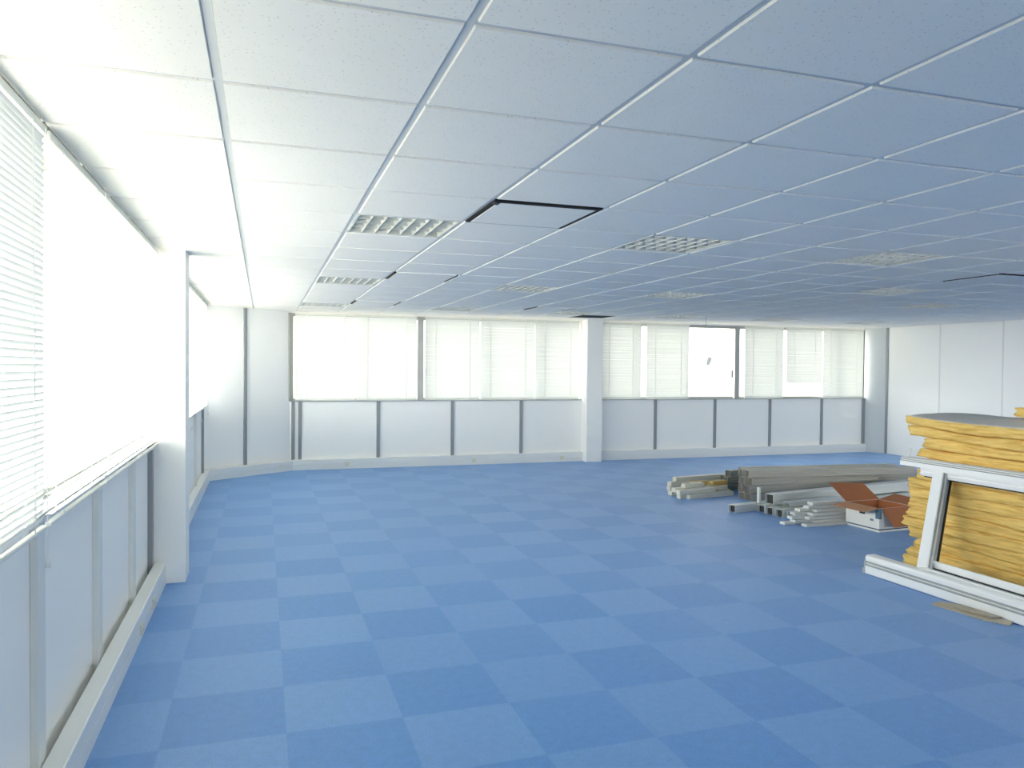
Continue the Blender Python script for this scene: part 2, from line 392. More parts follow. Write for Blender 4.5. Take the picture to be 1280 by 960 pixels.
def make_vent(ij, style, label):
    x, y = cell(*ij)
    root = thing('ceiling_air_panel', label, 'ceiling air panel', (x + .3, y + .3, CH), group='air panels in the ceiling')
    S = .29
    g = bmesh.new()
    for b in ((-S, S, -S, -S + .003, 0, .1), (-S, S, S - .003, S, 0, .1), (-S, -S + .003, -S, S, 0, .1), (S - .003, S, -S, S, 0, .1), (-S, S, -S, S, .1, .104)): box(g, *b)
    link('recess', g, 'dark', root)
    gx, gy = {'full': (.024, .014), 'slot': (.028, .002), 'corner': (.016, .010)}[style]
    p = bmesh.new()
    gn = {'full': .030, 'corner': .022, 'slot': .002}[style]      # wider gap on the viewer's side
    box(p, -S + gx, S - gx, -S + gn, S - gy, -.012, .004, bev=.002)
    link('face_panel', p, 'tile', root)
    q = bmesh.new()      # flush black strips paint in the shade of gap and slots
    if style == 'slot':
        for b in ((-S, -S + gx - .007, -S + .05, S - .05, -.010, .004), (S - gx + .001, S - .008, -S + .05, S - .05, -.0125, .004)): box(q, *b)
    else:
        for b in ((-S, -S + gx - .001, -S, S, -.010, .004), (S - gx + .001, S, -S, S, -.010, .004), (-S + gx, S - gx, -S, -S + gn - .001, -.0125, .004), (-S + gx, S - gx, S - gy + .001, S, -.010, .004)): box(q, *b)
    link('gap_shade', q, 'dark', root)
    if style == 'full':
        c = bmesh.new(); box(c, -S + .002, -S + .034, -S + .01, -S + .07, -.016, -.004, bev=.003); link('catch', c, 'black', root)
    if style == 'slot':
        q = bmesh.new()
        for b in ((-S + gx - .007, -S + gx, -S, S, -.016, .004), (S - .007, S, -S, S, -.016, .004)): box(q, *b)
        link('lip', q, 'louvre', root)
    return root
lab_v = {(2, 3): 'large square ceiling panel with a black gap all round, nearest the viewer', (2, 8): 'ceiling panel with two dark end slots, right of the second louvred light',
 (2, 13): 'ceiling panel with short dark slots near the leftmost far window', (6, 13): 'ceiling panel with a thin dark corner left of the pillar top',
 (10, 5): 'dark-edged ceiling panel at the right edge of the photo'}
for ij, st in VENTS.items(): make_vent(ij, st, lab_v[ij])
x, y = cell(*GRILLE)
gr = thing('ceiling_grille', 'dark grey return air grille in the ceiling at the top of the far pillar', 'grille', (x + .3, y + .3, CH))
link('backing', boxes((-.288, .288, -.288, .288, .03, .034)), 'dark', gr)
g = bmesh.new()
for b in ((-.288, .288, -.288, -.27, -.004, .03), (-.288, .288, .27, .288, -.004, .03), (-.288, -.27, -.27, .27, -.004, .03), (.27, .288, -.27, .27, -.004, .03)): box(g, *b)
link('frame', g, 'void_grey', gr)
g = bmesh.new()
for k in range(18):
    yy = -.262 + k * .0305; prism(g, [(-.001, 0), (.001, 0), (.012, .02), (.010, .02)], (-.27, yy, 0), (.27, yy, 0))
link('fins', g, 'void_grey', gr)

# hanging wire
wb = bmesh.new(); tube(wb, [(6.353, 10, CH - .009), (6.353, 10.001, CH - .09), (6.356, 10.002, 2.21)], .0035, 6)
tag(link('hanging_wire', wb, 'frame_grey', smooth=True), 'thin wire hanging from the ceiling above the bare far window', 'wire')

# ------------------------------------------------------------------ windows
def window(idx, axis, a0, a1, mullions, label, handles=(), doors_z=None):
    """axis 'x': window in the left wall running along y; axis 'y': far wall running along x"""
    root = thing('window_%d' % idx, label, 'window', (0, 0, 0), kind='structure')
    def bx(bm, a, b, d0, d1, z0, z1, **k):     # d = depth outwards from the wall face
        if axis == 'x': box(bm, XL - d1, XL - d0, a, b, z0, z1, **k)
        elif axis == 'y': box(bm, a, b, YF + d0, YF + d1, z0, z1, **k)
        else: box(bm, a, b, YB - d1, YB - d0, z0, z1, **k)
    f = bmesh.new()
    bx(f, a0, a1, .05, .13, SILL - .01, SILL + .035); bx(f, a0, a1, .05, .13, HEAD - .05, HEAD)
    bx(f, a0, a0 + .045, .05, .13, SILL + .035, HEAD - .05); bx(f, a1 - .045, a1, .05, .13, SILL + .035, HEAD - .05)
    for m, wd in mullions: bx(f, m - wd / 2, m + wd / 2, .05 if wd < .06 else -.012, .13, SILL + (.035 if wd < .06 else -.01), HEAD - .05)
    link('window_frame', f, 'alu', root)
    g = bmesh.new(); bx(g, a0 + .02, a1 - .02, .088, .094, SILL + .01, HEAD - .02); link('glass_pane', g, 'glass', root)
    s = bmesh.new(); bx(s, a0 - (.02), a1 + .02, -.035, .14, SILL - .012, SILL); link('window_sill', s, 'sill', root)
    for h in handles:
        hb = bmesh.new(); bx(hb, h - .012, h + .012, -.018, .0, 1.42, 1.56, bev=.004); link('window_handle', hb, 'black', root)
window(1, 'x', -1.75, 5.98, [(-.6, .05), (.6, .05), (1.75, .05), (2.87, .05), (4.0, .05), (5.05, .05)], 'long aluminium window band left of the near pillar, glaring white')
window(2, 'x', 6.12, 10.98, [(7.3, .05), (8.5, .05), (9.75, .05)], 'aluminium window band beyond the left pillar')
window(3, 'y', 0.392, 5.12, [(1.41, .045), (2.375, .10), (3.40, .045), (4.345, .045)], 'far window band left of the middle pillar', handles=(.475, 2.29, 2.46))
window(4, 'y', 5.46, 11.13, [(6.22, .045), (7.22, .045), (8.235, .10), (9.17, .045), (10.42, .045)], 'far window band right of the middle pillar, one pane bare', handles=(8.13,))
window(5, 'b', 4.5, 10.7, [(6.0, .05), (7.6, .05), (9.2, .05)], 'unseen window band added behind the viewer to light the room')  # added back window, out of view, lets in light from behind
sb = bmesh.new()
for q in range(1):
    pts = [(7.60, 1.67), (7.64, 1.64), (7.68, 1.66), (7.71, 1.73), (7.73, 1.78), (7.68, 1.80), (7.63, 1.79), (7.62, 1.73)]
    a = [sb.verts.new((p[0] + .04, YF + .083, p[1])) for p in pts]; b = [sb.verts.new((p[0] + .04, YF + .087, p[1])) for p in pts]
    sb.faces.new(a); sb.faces.new(b[::-1])
    for i in range(len(pts)): sb.faces.new((a[i], b[i], b[(i + 1) % len(pts)], a[(i + 1) % len(pts)]))
tag(link('torn_sticker', sb, 'smudge'), 'small torn grey sticker left on the bare far pane', 'sticker')

# ------------------------------------------------------------------ venetian blinds
def blind(width, top, bottom, tilt, label, loc, rz, cords=2, tassel=False, pitch=.0235, slat_w=.025, drop=0):
    """local frame: x along the width, -y into the room (front)"""
    root = thing('venetian_blind', label, 'blind', loc, rz, group='white venetian blinds on the windows')
    h = bmesh.new(); box(h, 0, width, -.013, .013, top - .028, top, bev=.003); link('headrail', h, 'rail_head', root)
    s = bmesh.new(); z = top - .045; ca, sa = math.cos(tilt), math.sin(tilt); k = 0
    while z > bottom + .02:
        zz = z + random.uniform(-.0006, .0006); jt = random.uniform(-.02, .02)
        c2, s2 = math.cos(tilt + jt), math.sin(tilt + jt)
        pr = [(-slat_w / 2, 0), (-slat_w * .2, .0018), (slat_w * .2, .0018), (slat_w / 2, 0)]
        row = [(py * c2 - pz * s2, py * s2 + pz * c2) for py, pz in pr]
        a = [s.verts.new((.004, q[0], zz + q[1])) for q in row]; b = [s.verts.new((width - .004, q[0], zz + q[1])) for q in row]
        for i in range(3): s.faces.new((a[i], b[i], b[i + 1], a[i + 1]))
        z -= pitch; k += 1
    link('slats', s, 'slat', root, True)
    r = bmesh.new(); box(r, .002, width - .002, -.011, .011, bottom, bottom + .014, bev=.003); link('bottom_rail', r, 'rail_head', root)
    n = cords if width < 1.3 else 3
    for k in range(n):
        x = .17 + (width - .34) * k / max(1, n - 1) if n > 1 else width / 2
        c = bmesh.new(); box(c, x - .004, x + .004, -.0145, -.0135, bottom + .005, top - .02); box(c, x - .004, x + .004, .0135, .0145, bottom + .005, top - .02)
        link('ladder_tape', c, 'cord', root)
    if tassel:
        c = bmesh.new(); tube(c, [(width - .05, -.02, top - .02), (width - .05, -.021, bottom - .09)], .0015, 5); link('pull_cord', c, 'cord', root)
        c = bmesh.new()
        bmesh.ops.create_cone(c, cap_ends=True, segments=10, radius1=.009, radius2=.004, depth=.035, matrix=Matrix.Translation((width - .05, -.021, bottom - .105)))
        link('tassel', c, 'cord', root, True)
    return root
R90 = math.radians(90)
# left wall: local x -> +y, so front (-y local) -> +x ; blinds hang just inside the sill
BX = XL + .055
T = math.radians
LB = [(-1.70, .0, T(75), 'white venetian blind, nearly shut slats, behind the viewer at left'),
      (0.02, 1.44, T(75), 'white venetian blind with nearly shut slats beside the viewer'),
      (1.47, 2.98, T(67), 'large half-open venetian blind at the left edge, grey and white stripes'),
      (3.02, 3.98, T(8), 'glaring wide-open blind, first past the striped one at left'),
      (4.01, 5.02, T(10), 'glaring wide-open blind in the middle of the near left window band'),
      (5.05, 5.90, T(10), 'glaring wide-open blind against the near left pillar')]
for a, b, t, lab in LB: blind(b - a, 2.378, 1.0, -t, lab, (BX, a, 0), R90, tassel=(b < 3.0))
LB2 = [(6.24, 7.28, T(34), 'open blind just beyond the left pillar'), (7.32, 8.48, T(22), 'open blind second beyond the left pillar'),
       (8.52, 9.72, T(22), 'open blind third beyond the left pillar'), (9.76, 10.93, T(22), 'open blind nearest the cut-off left corner')]
for a, b, t, lab in LB2: blind(b - a, 2.378, 1.03, -t, lab, (BX, a, 0), R90, tassel=True)
BY = YF - .035
FB = [(.455, 1.355, 1.055, 68, 'leftmost blind of the far wall'), (1.361, 2.31, 1.055, 68, 'far blind left of the first grey mullion, brighter'),
      (2.44, 3.345, 1.055, 67, 'far blind right of the first grey mullion'), (3.352, 4.292, 1.055, 66, 'fourth far blind from the left'),
      (4.30, 5.10, 1.055, 66, 'far blind touching the left side of the middle pillar'),
      (5.48, 6.27, 1.055, 66, 'far blind touching the right side of the middle pillar'), (6.37, 7.22, 1.055, 66, 'far blind left of the bare window'),
      (8.38, 9.22, 1.055, 68, 'far blind right of the second grey mullion'), (9.29, 10.10, 1.30, 66, 'shorter far blind leaving a bright gap beneath'),
      (10.12, 11.08, 1.055, 68, 'rightmost blind of the far wall')]
for a, b, bt, t, lab in FB: blind(b - a, 2.372, bt, -T(t), lab, (a, BY, 0), 0)
# ------------------------------------------------------------------ strips, trunking
nt_ = [0]
def trim(bm, m, label):
    nt_[0] += 1
    return struct('trim_%d' % nt_[0], bm, m, label, 'trim')
for k, yy in enumerate((-1.0, .02, 1.03, 2.05, 3.06, 4.08, 5.10)):
    trim(boxes((XL, XL + .028, yy - .05, yy + .04, .0, SILL - .012), bev=.003), 'strip_light', 'pale cover strip on the left panels %s' % ('behind the viewer' if yy < 1.5 else 'below the near windows'))
    trim(boxes((XL, XL + .012, yy + .041, yy + .055, .0, SILL - .012)), 'strip_grey', 'thin dark joint beside a pale strip on the left wall')
trim(boxes((XL, XL + .03, 5.84, 5.915, .0, SILL - .012)), 'strip_grey', 'grey strip beside the near left pillar')
for yy, m in ((7.35, 'strip_grey'), (8.5, 'strip_light'), (9.6, 'strip_light'), (10.75, 'strip_grey')):
    trim(boxes((XL, XL + .03, yy - .04, yy + .04, .0, SILL - .012)), m, 'joint strip on the panels beyond the left pillar')
for xx in (.43, .53, 1.71, 2.90, 4.07, 6.57, 7.78, 8.96, 10.13):
    trim(boxes((xx - .025, xx + .025, YF - .02, YF, .15, SILL - .012)), 'strip_grey', 'grey vertical joint strip under the far windows')
trim(boxes((11.08, 11.14, YF - .03, YF, .15, SILL - .012)), 'strip_grey', 'dark grey end strip under the rightmost far window')
mid = pA + dd * .68
c = bmesh.new(); prism(c, [(-.025, -.0), (.025, 0), (.025, .02), (-.025, .02)], (mid.x, mid.y, .15), (mid.x, mid.y, CH), upv=(-nn.x, -nn.y, 0)); trim(c, 'strip_grey', 'tall grey joint strip in the cut-off corner')
c = bmesh.new(); q = pB - dd * .035; prism(c, [(-.02, 0), (.02, 0), (.02, .03), (-.02, .03)], (q.x, q.y, SILL), (q.x, q.y, HEAD), upv=(-nn.x, -nn.y, 0)); trim(c, 'alu', 'grey jamb at the left end of the far windows')
for yy in (10.35, 9.15, 7.95, 6.75):
    trim(boxes((XR - .004, XR, yy - .012, yy + .012, .0, CH)), 'strip_light', 'thin joint between the right partition panels')
trim(boxes((XR - .015, XR + .01, 11.50, 11.55, .0, CH)), 'strip_grey', 'grey joint where the right wall meets the narrow return')

# skirting trunking: profile with two lids
def trunk_sec(h=.155, d=.075): return [(0, 0), (d, 0), (d, h * .44), (d - .006, h * .45), (d - .006, h * .49), (d, h * .5), (d, h * .97), (d - .006, h), (0, h)]
def trunk(name, p0, p1, out, label):
    c = bmesh.new(); d = (Vector(p1) - Vector(p0)).normalized(); s = d.cross(Vector((0, 0, 1)))
    sgn = 1 if s.dot(Vector(out)) > 0 else -1
    prism(c, [(sgn * a, b) for a, b in trunk_sec()], p0, p1)
    bmesh.ops.recalc_face_normals(c, faces=c.faces)
    return struct(name, c, 'trunk', label, 'trunking')
trunk('baseboard_left', (-.735, YB, 0), (-.735, 5.93, 0), (1, 0, 0), 'white plastic trunking at the foot of the near left wall')
trunk('baseboard_left', (-.76, 6.18, 0), (-.76, 11.06, 0), (1, 0, 0), 'white plastic trunking beyond the left pillar')
a = pA - nn * .0; b = pB
trunk('baseboard_corner', (pA.x + .02, pA.y, 0), (pB.x, pB.y - .02, 0), (-nn.x, -nn.y, 0), 'white trunking along the cut-off corner')
trunk('baseboard_far', (.36, YF, 0), (5.18, YF, 0), (0, -1, 0), 'white trunking along the far wall left of the pillar')
trunk('baseboard_far', (5.42, YF, 0), (11.14, YF, 0), (0, -1, 0), 'white trunking along the far wall right of the pillar')

def socket(loc, rz, label):
    r = thing('wall_socket', label, 'socket', loc, rz, group='sockets on the trunking')
    link('plate', boxes((-.035, .035, -.010, 0, -.032, .032), bev=.003), 'socket', r)
    c = bmesh.new(); bmesh.ops.create_cone(c, cap_ends=True, segments=16, radius1=.018, radius2=.018, depth=.004, matrix=Matrix.Translation((0, -.011, 0)) @ Matrix.Rotation(H2, 4, 'X'))
    link('socket_well', c, 'strip_light', r)
    c = bmesh.new()
    for sx in (-.007, .007): box(c, sx - .002, sx + .002, -.0145, -.0128, -.002, .002)
    link('pin_holes', c, 'black', r)
socket((1.23, YF - .075, .07), 0, 'ivory socket on the far trunking, left of the first grey strip past the corner')
socket((3.25, YF - .075, .07), 0, 'ivory socket on the far trunking below the middle of the left far panels')
socket((4.78, YF - .075, .07), 0, 'ivory socket on the far trunking close to the middle pillar')
socket((-.66, 3.02, .06), R90, 'ivory socket on the left trunking nearest the viewer')
socket((-.66, 4.75, .06), R90, 'ivory socket on the left trunking, second from the viewer')
socket((-.66, 5.25, .06), R90, 'ivory socket on the left trunking just before the pillar')

# ------------------------------------------------------------------ mineral wool stack
SX0, SY1 = 4.97, 4.86
def wave(u, v, s): return .030 * math.sin(u * 3.1 + s * 1.7) + .018 * math.sin(u * 7.3 + v * 2.1 + s * 2.3)
NB = 15; TH = 1.19 / NB
offs = [.10, .02, .07, -.02, .09, -.05, -.01, .03, .05, .03, .09, .07, .12, .06, .0]   # push-back of each batt's far end
offs = [.00, .05, .12, .06, -.01, .03, .04, .05, .04, .13, .19, .13, .17, .02, .0]
def iface(k, u, v):
    a = max(0, (k - 8) / 7.0)
    z = k * TH + (a * .75) * wave(u, v, 1.0) + .006 * math.sin(u * 9 + k * 1.9)
    if k > 10: z += -.055 * a * max(0, (u - .45)) ** 1.2 * 1.4 * (1 if k < NB else 0.6)
    return z * (1 if k else 0)
batt_labels = []
ordn = ['topmost', 'second', 'third', 'fourth', 'fifth', 'sixth', 'seventh', 'eighth', 'ninth', 'tenth', 'eleventh', 'twelfth', 'thirteenth', 'fourteenth', 'lowest']
def batt(k, x0, x1, y0, y1, lo, hi, seed, label, top_mat=True, name='insulation_batt'):
    """closed slab, long side along y, rough fibrous edges; lo/hi are functions (u,v) -> z"""
    nx, ny, nz = 18, 90, 6; bm = bmesh.new()
    def pt(i, j, l):
        u = 1 - j / ny; v = i / nx; t = l / nz
        x = x0 + (x1 - x0) * v; y = y0 + (y1 - y0) * (j / ny)
        z = lo(u, v) * (1 - t) + hi(u, v) * t
        rnd = 1 - (2 * t - 1) ** 4
        px = .006 * rnd + .020 * noise.noise(Vector((seed * 3.1, y * 3.5, t * 1.2))) + .012 * noise.noise(Vector((seed, y * 19, t * 4.5))) + .006 * noise.noise(Vector((seed, y * 45, t * 9)))
        py = .004 * rnd + .034 * noise.noise(Vector((x * 5, seed * 1.7, t * 1.3))) + .020 * noise.noise(Vector((x * 21, seed, t * 4))) 
        if i == 0: x -= px
        if i == nx: x += px
        if j == 0: y -= py
        if j == ny: y += py
        return (x, y, z)
    grid = {}
    for i in range(nx + 1):
        for j in range(ny + 1):
            for l in range(nz + 1):
                if i in (0, nx) or j in (0, ny) or l in (0, nz): grid[i, j, l] = bm.verts.new(pt(i, j, l))
    def q(a, b, c, d, mi=0): f = bm.faces.new([grid[p] for p in (a, b, c, d)]); f.material_index = mi
    for i in range(nx):
        for j in range(ny):
            q((i, j, 0), (i, j + 1, 0), (i + 1, j + 1, 0), (i + 1, j, 0)); q((i, j, nz), (i + 1, j, nz), (i + 1, j + 1, nz), (i, j + 1, nz), 1 if top_mat else 0)
    for i in range(nx):
        for l in range(nz):
            q((i, 0, l), (i + 1, 0, l), (i + 1, 0, l + 1), (i, 0, l + 1)); q((i, ny, l), (i, ny, l + 1), (i + 1, ny, l + 1), (i + 1, ny, l))
    for j in range(ny):
        for l in range(nz):
            q((0, j, l), (0, j, l + 1), (0, j + 1, l + 1), (0, j + 1, l)); q((nx, j, l), (nx, j + 1, l), (nx, j + 1, l + 1), (nx, j, l + 1))
    return tag(link(name, bm, ['wool', 'kraft'], smooth=True), label, 'insulation batt', group='yellow insulation batts in the stack')
for k in range(NB):
    far = SY1 - offs[k]; rr = random.Random(k)
    x0 = SX0 + rr.uniform(-.008, .012) + (.01 if k > 9 else 0)
    gap = .003 if k < 9 else .010
    lo = (lambda kk: (lambda u, v: iface(kk, u, v) + (.0015 if kk else 0)))(k)
    hi = (lambda kk, g: (lambda u, v: iface(kk + 1, u, v) - g * (.35 + .65 * abs(math.sin(u * 6 + kk))) + (.03 * math.sin(v * math.pi * .9) if kk == NB - 1 else 0)))(k, gap)
    n_top = NB - 1 - k
    extra = {0: ', grey facing up', 1: ', flush with it', 14: ', on the carpet'}.get(n_top, '')
    lab = 'yellow wool batt, %s of stack%s' % (ordn[n_top] + ('' if n_top in (0, 14) else ' from the top'), extra)
    batt(k, x0, x0 + .95, 3.05, far, lo, hi, k * 1.37 + .5, lab, k == NB - 1)
# a loose piece on the top
topz = lambda u, v: iface(NB, u, v) + .034
batt(99, 5.36, 5.80, 3.35, 4.22, lambda u, v: 1.236, lambda u, v: 1.305 + .006 * math.sin(u * 5), 9.1, 'small loose yellow batt lying on top of the stack, at the photo edge', False)

# ------------------------------------------------------------------ white frame leaning on the wool
fr = thing('partition_frame', 'white ribbed partition frame leaning against the yellow insulation stack', 'frame', (4.5, 4.0, 0))
def child(name, bm, m): 
    o = link(name, bm, m, fr); o.matrix_parent_inverse = Matrix.Translation((-4.5, -4.0, 0)); return o
def railsec(w, h, groove=True):
    # u sideways: room side is -u ; v up. groove on the room side and lip on the back
    return [(-w / 2, .006), (-w / 2 + .006, 0), (w / 2, 0), (w / 2, h), (-w / 2 + .018, h), (-w / 2 + .005, h - .008), (-w / 2, h - .02),
            (-w / 2, h * .70), (-w / 2 + .012, h * .68), (-w / 2 + .012, h * .60), (-w / 2 + .004, h * .59), (-w / 2 + .004, h * .53), (-w / 2 + .012, h * .52), (-w / 2 + .012, h * .46), (-w / 2, h * .44)]
sm = [0, 0, 0, 0, 0, 0, 0, 1, 1, 1, 2, 1, 1, 1, 0]
# rails run from the far end (+y) towards the viewer; section u>0 must point to +x
yE = 2.35
b = bmesh.new(); prism(b, [(-u, v) for u, v in railsec(.085, .145)][::-1], (4.47, 4.70, .004), (4.52, yE, .004), side_mi=[sm[(len(sm) - 2 - k) % len(sm)] for k in range(len(sm))])
bmesh.ops.recalc_face_normals(b, faces=b.faces); child('bottom_rail', b, ['frame', 'frame_grey', 'frame_rib'])
# torn clip metal sticking out of the rail end
b = bmesh.new(); box(b, 4.435, 4.50, 4.70, 4.722, .02, .10, bev=.003); box(b, 4.43, 4.452, 4.70, 4.735, .0, .045, bev=.003); box(b, 4.46, 4.468, 4.70, 4.73, .05, .125); child('end_bracket', b, 'frame_grey')
# back lip on the bottom rail
b = bmesh.new(); box(b, 4.515, 4.555, 2.35, 4.26, .15, .158); box(b, 4.56, 4.575, 2.35, 4.30, .15, .215, bev=.002); child('glazing_bead', b, 'frame')
b = bmesh.new(); box(b, 4.545, 4.560, 2.35, 4.28, .151, .166); child('bead_gap_shade', b, 'black')  # black strip stands for the shaded gap between rail and bead
# post: wide white face + ribbed grey side
pb = Vector((4.525, 4.215, .150)); pt_ = Vector((4.865, 4.405, .79))
b = bmesh.new()
psec = [(-.052, -.045), (.030, -.045), (.036, -.040), (.036, -.030), (.030, -.030), (.030, -.018), (.036, -.018), (.036, .0), (.031, .0), (.031, .012), (.036, .012), (.036, .045), (-.052, .045)]
psm = [0, 2, 1, 1, 1, 2, 2, 1, 1, 2, 1, 0, 0]
ax = (pt_ - pb).normalized()
# section frame: u along y (towards viewer = +u), v = outward normal to the wool
prism(b, [(-u, v) for u, v in psec], pb, pt_, upv=(1, 0, -.5), side_mi=psm)
bmesh.ops.recalc_face_normals(b, faces=b.faces); child('post', b, ['frame', 'frame_grey', 'frame_rib'])
b = bmesh.new(); prism(b, [(-.0365, .030), (-.043, .030), (-.043, .047), (-.0365, .047)], pb + ax * .004, pt_, upv=(1, 0, -.5)); bmesh.ops.recalc_face_normals(b, faces=b.faces); child('post_gasket', b, 'black')
# top rail + second rail
tsec = [(-.04, 0), (.035, 0), (.035, .066), (-.028, .066), (-.028, .060), (-.034, .060), (-.034, .055), (-.026, .054), (-.026, .048), (-.034, .047), (-.034, .040), (-.030, .038), (-.040, .034)]
tsm = [0, 0, 0, 1, 0, 2, 1, 1, 1, 2, 1, 1, 0]
def rail(name, sec, side, p0, p1, mats):
    b = bmesh.new(); s2 = [(-u, v) for u, v in sec]
    prism(b, s2, p0, p1, side_mi=side); bmesh.ops.recalc_face_normals(b, faces=b.faces); return child(name, b, mats)
rail('top_rail', tsec, tsm, (4.870, 4.78, .826), (4.876, yE, .826), ['frame', 'frame_grey', 'frame_rib'])
rail('lower_top_rail', [(-.03, .0), (.03, 0), (.03, .06), (-.03, .06), (-.036, .045), (-.03, .035), (-.03, .025), (-.036, .02)], None, (4.892, 4.61, .762), (4.898, yE, .762), 'frame')
b = bmesh.new(); box(b, 4.868, 4.92, yE, 4.58, .752, .761); child('rail_dark_line', b, 'black')  # thin black strip along the underside of the lower rail
b = bmesh.new(); prism(b, [(-.012, -.006), (.012, -.006), (.012, .006), (-.012, .006)], (4.875, 4.755, .888), (4.895, 4.74, .955)); child('end_clip', b, 'frame_rib')

# cardboard scrap on the floor in front of the rail
s = bmesh.new()
def slab(bm, pts, z0, th):
    lo = [bm.verts.new((p[0], p[1], z0 + p[2])) for p in pts]; hi = [bm.verts.new((p[0], p[1], z0 + p[2] + th)) for p in pts]; n = len(pts)
    bm.faces.new(lo[::-1]); bm.faces.new(hi)
    for i in range(n): bm.faces.new((lo[i], lo[(i + 1) % n], hi[(i + 1) % n], hi[i]))
slab(s, [(4.27, 3.94, .0), (4.36, 3.95, .010), (4.42, 3.80, .014), (4.43, 3.48, .012), (4.38, 3.46, .004), (4.32, 3.60, .0), (4.30, 3.78, .0)], .001, .006)
slab(s, [(4.33, 3.82, .012), (4.40, 3.84, .016), (4.425, 3.55, .018), (4.36, 3.57, .012)], .007, .004)
tag(link('cardboard_scrap', s, 'scrap'), 'flat grey-brown cardboard scrap on the carpet by the white bottom rail', 'cardboard')

# ------------------------------------------------------------------ pile of partition tracks
def c_section(w, h, t=.004, lip=.012):
    """C channel open downwards/sideways: outline polygon"""
    return [(-w / 2, 0), (-w / 2, h), (w / 2, h), (w / 2, 0), (w / 2 - lip, 0), (w / 2 - lip, t), (w / 2 - t, t), (w / 2 - t, h - t), (-w / 2 + t, h - t), (-w / 2 + t, t), (-w / 2 + lip, t), (-w / 2 + lip, 0)]
def track(name, m, p0, ang, length, w, h, label, cat, group, rise=0.0, ribs=True, solid=False):
    r = thing(name, label, cat, p0, math.radians(ang), group=group)
    b = bmesh.new()
    end = (length, 0, rise)
    if solid: prism(b, [(-w / 2, 0), (w / 2, 0), (w / 2, h * .9), (w / 2 - h * .1, h), (-w / 2 + h * .1, h), (-w / 2, h * .9)], (0, 0, 0), end)
    else: prism(b, c_section(w, h), (0, 0, 0), end)
    bmesh.ops.recalc_face_normals(b, faces=b.faces)
    link('profile', b, m, r)
    if ribs and not solid:
        b = bmesh.new(); tt = .007
        for sgn in (-1, 1):
            for zz in (h * .35, h * .68): prism(b, [(sgn * w / 2, zz), (sgn * (w / 2 + .003), zz + .003), (sgn * (w / 2 + .003), zz + .009), (sgn * w / 2, zz + .012)], (.002, 0, 0), (length - .002, 0, rise))
        bmesh.ops.recalc_face_normals(b, faces=b.faces)
        link('rib', b, m, r)
        b = bmesh.new(); prism(b, [(-w / 2 + .006, .004), (w / 2 - .006, .004), (w / 2 - .006, h - .006), (-w / 2 + .006, h - .006)], (.03, 0, 0), (length - .03, 0, rise)); link('hollow_shade', b, 'hollow_grey' if m in ('track_grey', 'track_green') else 'hollow', r)  # dark core paints in the shade of the hollow profile
    return r
PA = 9.0; ca, sa = math.cos(math.radians(PA)), math.sin(math.radians(PA))
PO = Vector((5.40, 7.66, 0))
def L2W(u, v, z): return (PO.x + u * ca - v * sa, PO.y + u * sa + v * ca, z)
rows = ['floor row', 'second row', 'third row', 'top row']; posn = ['front', 'second from front', 'third from front', 'rear']
for lay, (n, v0) in enumerate(((5, .06), (4, .10), (4, .12), (3, .16))):
    for q in range(n):
        rr = random.Random(lay * 10 + q); du = rr.uniform(-.03, .10) + (.0 if q else .02)
        ln = 3.05 + rr.uniform(-.25, .1) - (.85 if (lay == 2 and q == 0) else 0) - (.45 if lay == 1 and q == 0 else 0)
        pn = posn[q] if q < 3 else ('rear' if q == n - 1 else 'fourth from front')
        track('partition_track', 'track_grey', L2W(du + .9 * (v0 + q * .125), v0 + q * .125, .002 + lay * .0885), [6, 4, 0, -5][lay] + rr.uniform(-.1, .1), ln - .5 * q * .125 - [0, 0, .3, .55][lay], .105, .084,
              'long grey metal track, %s of the %s in the grey bundle' % (pn, rows[lay]), 'track', 'grey tracks in the bundle')
# duller greenish stubs sticking out at the left end, behind
for q, (u, v, z, ln) in enumerate(((.40, .78, .002, 1.2), (.44, .78, .090, 1.1), (.48, .77, .178, 1.1), (.48, .92, .002, 1.2), (.54, .92, .092, 1.1))):
    track('partition_track', 'track_green', L2W(u, v, z), PA, ln, .10, .082, 'dull green-grey track end behind the left end of the grey bundle, %s' % (['lowest in front', 'second up', 'third up', 'lowest at the rear', 'raised at the rear'][q]), 'track', 'dull track ends')
# cream and wooden battens behind on the left
lv = [0.002, .058, .114, .170]
